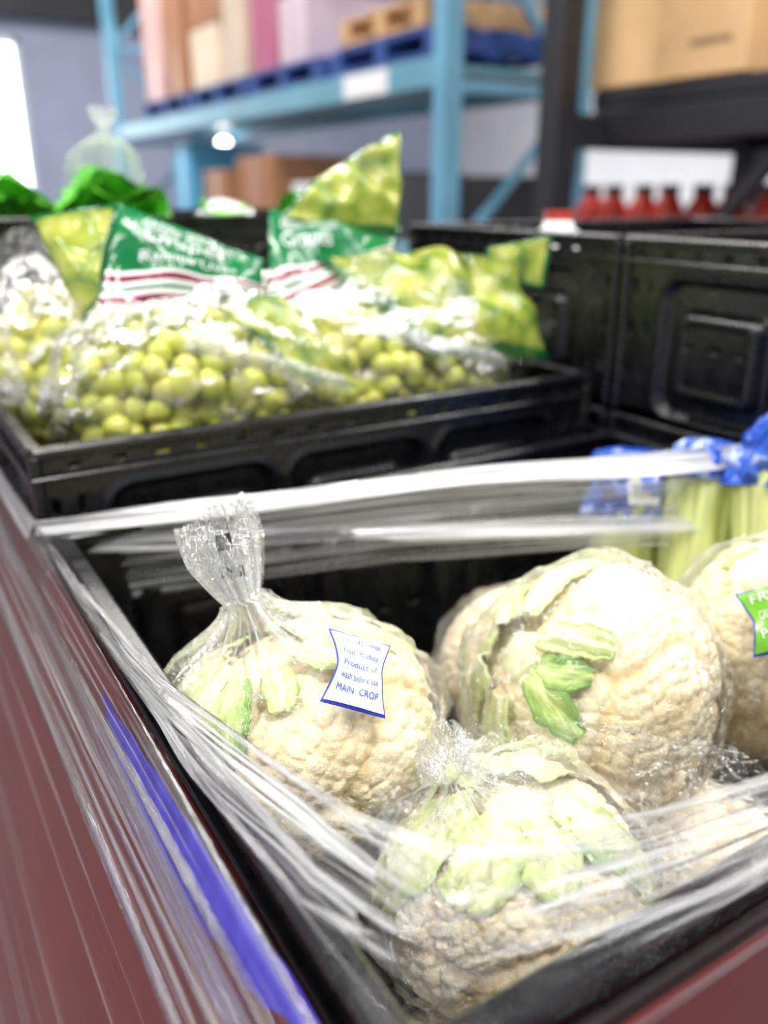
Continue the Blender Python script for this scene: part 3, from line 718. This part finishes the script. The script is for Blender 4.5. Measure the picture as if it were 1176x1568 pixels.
for z in (1.80,3.35):
    q.box(2.47,2.53,3.53,9,z,z+.13,1,.006); q.box(3.27,3.33,3.53,9,z,z+.13,1,.006)
q.box(2.47,2.53,3.53,9,1.0,1.1,1,.006); q.box(3.27,3.33,3.53,9,1.0,1.1,1,.006)
q.box(2.53,3.27,3.53,9,1.03,1.06,1); q.box(2.53,3.27,3.53,9,1.86,1.89,1)
q.box(2.465,2.47,4.0,4.45,1.81,1.92,2)
q.make('frame',[BLUE,TEAL,WHITEINK],r)
def pallet(x0,x1,y0,y1,z,mat):
    q=Acc(); 
    for k in range(3):
        yy=y0+(y1-y0-.1)*k/2; q.box(x0,x1,yy,yy+.1,z+.02,z+.10,0,.003)
    for k in range(6):
        xx=x0+(x1-x0-.1)*k/5; q.box(xx,xx+.1,y0,y1,z+.10,z+.125,0,.003); 
        if k%2==0: q.box(xx,xx+.1,y0,y1,z,z+.02,0,.003)
    q.make('wooden_pallet',[mat])
pallet(2.48,3.3,3.6,4.6,1.935,PBL); pallet(2.48,3.3,3.7,4.5,2.065,WOOD); pallet(2.48,3.3,4.75,5.75,1.935,PBL); pallet(2.48,3.3,5.85,6.85,1.935,PBL);pallet(2.48,3.3,6.95,8.1,1.935,PBL)
def cbox(x0,x1,y0,y1,z0,z1,col,name='cardboard_box'):
    m=simple(name+'_mat',col,.75,5,.08); q=Acc(); q.box(x0,x1,y0,y1,z0,z1,0,.006)
    ym=(y0+y1)/2
    q.box(x0-.001,x1+.001,ym-.03,ym+.03,z0+.0,z1+.001,1); q.box(x0-.001,x0+.0,y0+.06,ym-.12,z0+(z1-z0)*.12,z0+(z1-z0)*.15,2)
    q.make(name,[m,simple('packing_tape',tuple(min(1,c*.93) for c in col),.3),simple('box_print',tuple(c*.4 for c in col),.6)])
KR=c3(205,165,115); KD=c3(165,115,80)
for (y0,y1,z0,z1,col) in [(7.5,8.0,2.065,2.9,c3(205,165,160)),(7.0,7.42,2.065,3.0,KD),(6.3,6.85,2.065,2.45,c3(225,205,180)),(6.25,6.85,2.46,2.85,KD),(5.85,6.2,2.065,2.6,c3(205,185,165)),(5.35,5.72,2.065,2.55,c3(175,95,125)),(4.95,5.3,2.065,2.42,c3(200,180,190)),(4.85,5.5,2.57,2.95,c3(140,60,80))]:
    cbox(2.5,3.2,y0,y1,z0,z1,col)
for (y0,y1,z0,z1,col) in [(5.6,6.2,1.08,1.58,KD),(6.4,6.9,1.08,1.5,KD),(7.2,7.6,1.08,1.72,c3(90,170,210)),(4.9,5.3,1.08,1.40,c3(225,225,230)),(4.3,4.8,1.08,1.45,c3(60,60,70)),(3.6,4.1,1.08,1.42,c3(50,50,55))]:
    cbox(2.55,3.2,y0,y1,z0,z1,col)
q=empty('round_lamp'); V,F=ico(3); mk('bulb',V*.06+np.array((3.13,7.90,1.735)),F,emis('lamp_glow',(1,.97,.92),22),q)
b_=Acc(); b_.box(3.11,3.15,7.97,8.03,1.2,1.78,0,.004); b_.make('stand',[DK],q)
r=empty('pallet_rack'); q=Acc()
for (x,y) in ((2.36,2.62),(3.5,2.62),(2.62,1.2),(3.5,1.2)): q.box(x-.055,x+.055,y-.055,y+.055,0,3.8,0,.006)
q.box(2.36,3.5,2.58,2.66,1.50,1.62,0,.005); q.box(2.57,2.65,1.2,2.66,1.52,1.64,0,.005); q.box(3.46,3.54,1.2,2.66,1.52,1.64,0,.005)
q.box(2.6,3.5,1.2,2.6,1.60,1.64,0); q.box(2.6,3.5,1.2,3.15,1.08,1.14,0)
q.beam((3.5,2.62,1.15),(3.5,1.2,1.9),.05,.05); q.beam((2.66,1.75,1.62),(2.62,2.15,1.14),.05,.05)
q.make('frame',[DK],r)
q=Acc(); q.box(2.50,2.58,2.72,2.80,0,3.8,0,.006); q.make('blue_post',[BLUE],r)
cbox(2.60,3.3,2.02,2.72,1.715,2.5,c3(222,182,132)); cbox(2.75,3.4,1.25,1.95,1.715,2.45,c3(205,150,95))
q=Acc(); q.box(2.6,3.4,1.25,2.7,1.645,1.712,0,.01); q.make('deck_board',[DK],r)
DCAP=simple('dark_cap',c3(70,35,30),.4)
for i in range(8):
    e=empty('red_jug'); y=1.95+i*.155; x=2.95+.02*(i%2)
    pr=[(0,0),(.062,0),(.07,.03),(.07,.12),(.058,.155),(.04,.18),(.036,.20),(0,.20)]
    mk('body',[Vector((x+rr*math.cos(t*math.pi/10),y+rr*math.sin(t*math.pi/10),1.142+z)) for rr,z in pr for t in range(20)],grid_faces(20,len(pr),True),RED,e)
    mk('cap',[Vector((x+rr*math.cos(t*math.pi/10),y+rr*math.sin(t*math.pi/10),1.34+z)) for rr,z in [(0,0),(.04,0),(.04,.035),(0,.035)] for t in range(20)],grid_faces(20,4,True),DCAP,e,False)
rbox('white_freezer',6.6,7.6,3.0,7.5,0,1.75,mat=WALLW,b=.02)
# ------------------------------------------------------------------ lights
def area(name,loc,sx,sy,en,col=(1,.985,.955),tgt=None):
    l=bpy.data.lights.new(name,'AREA'); l.shape='RECTANGLE'; l.size=sx; l.size_y=sy; l.energy=en; l.color=col
    o=bpy.data.objects.new(name,l); COL.objects.link(o); o.location=loc
    if tgt: o.rotation_euler=(Vector(tgt)-Vector(loc)).to_track_quat('-Z','Y').to_euler()
for i,(x,y,en) in enumerate([(.3,-.6,84),(.3,1.6,66),(-1.6,.5,66),(2.2,.2,60),(1.2,4.5,150),(5,2.5,170),(5,6.5,170),(1.2,8,170)]):
    area('ceiling_light',(x,y,3.6 if y<2 else 4.4),.35,1.5,en)
w=bpy.data.worlds.new('world'); scn.world=w; w.use_nodes=True
w.node_tree.nodes['Background'].inputs[0].default_value=(.9,.94,1,1); w.node_tree.nodes['Background'].inputs[1].default_value=.9
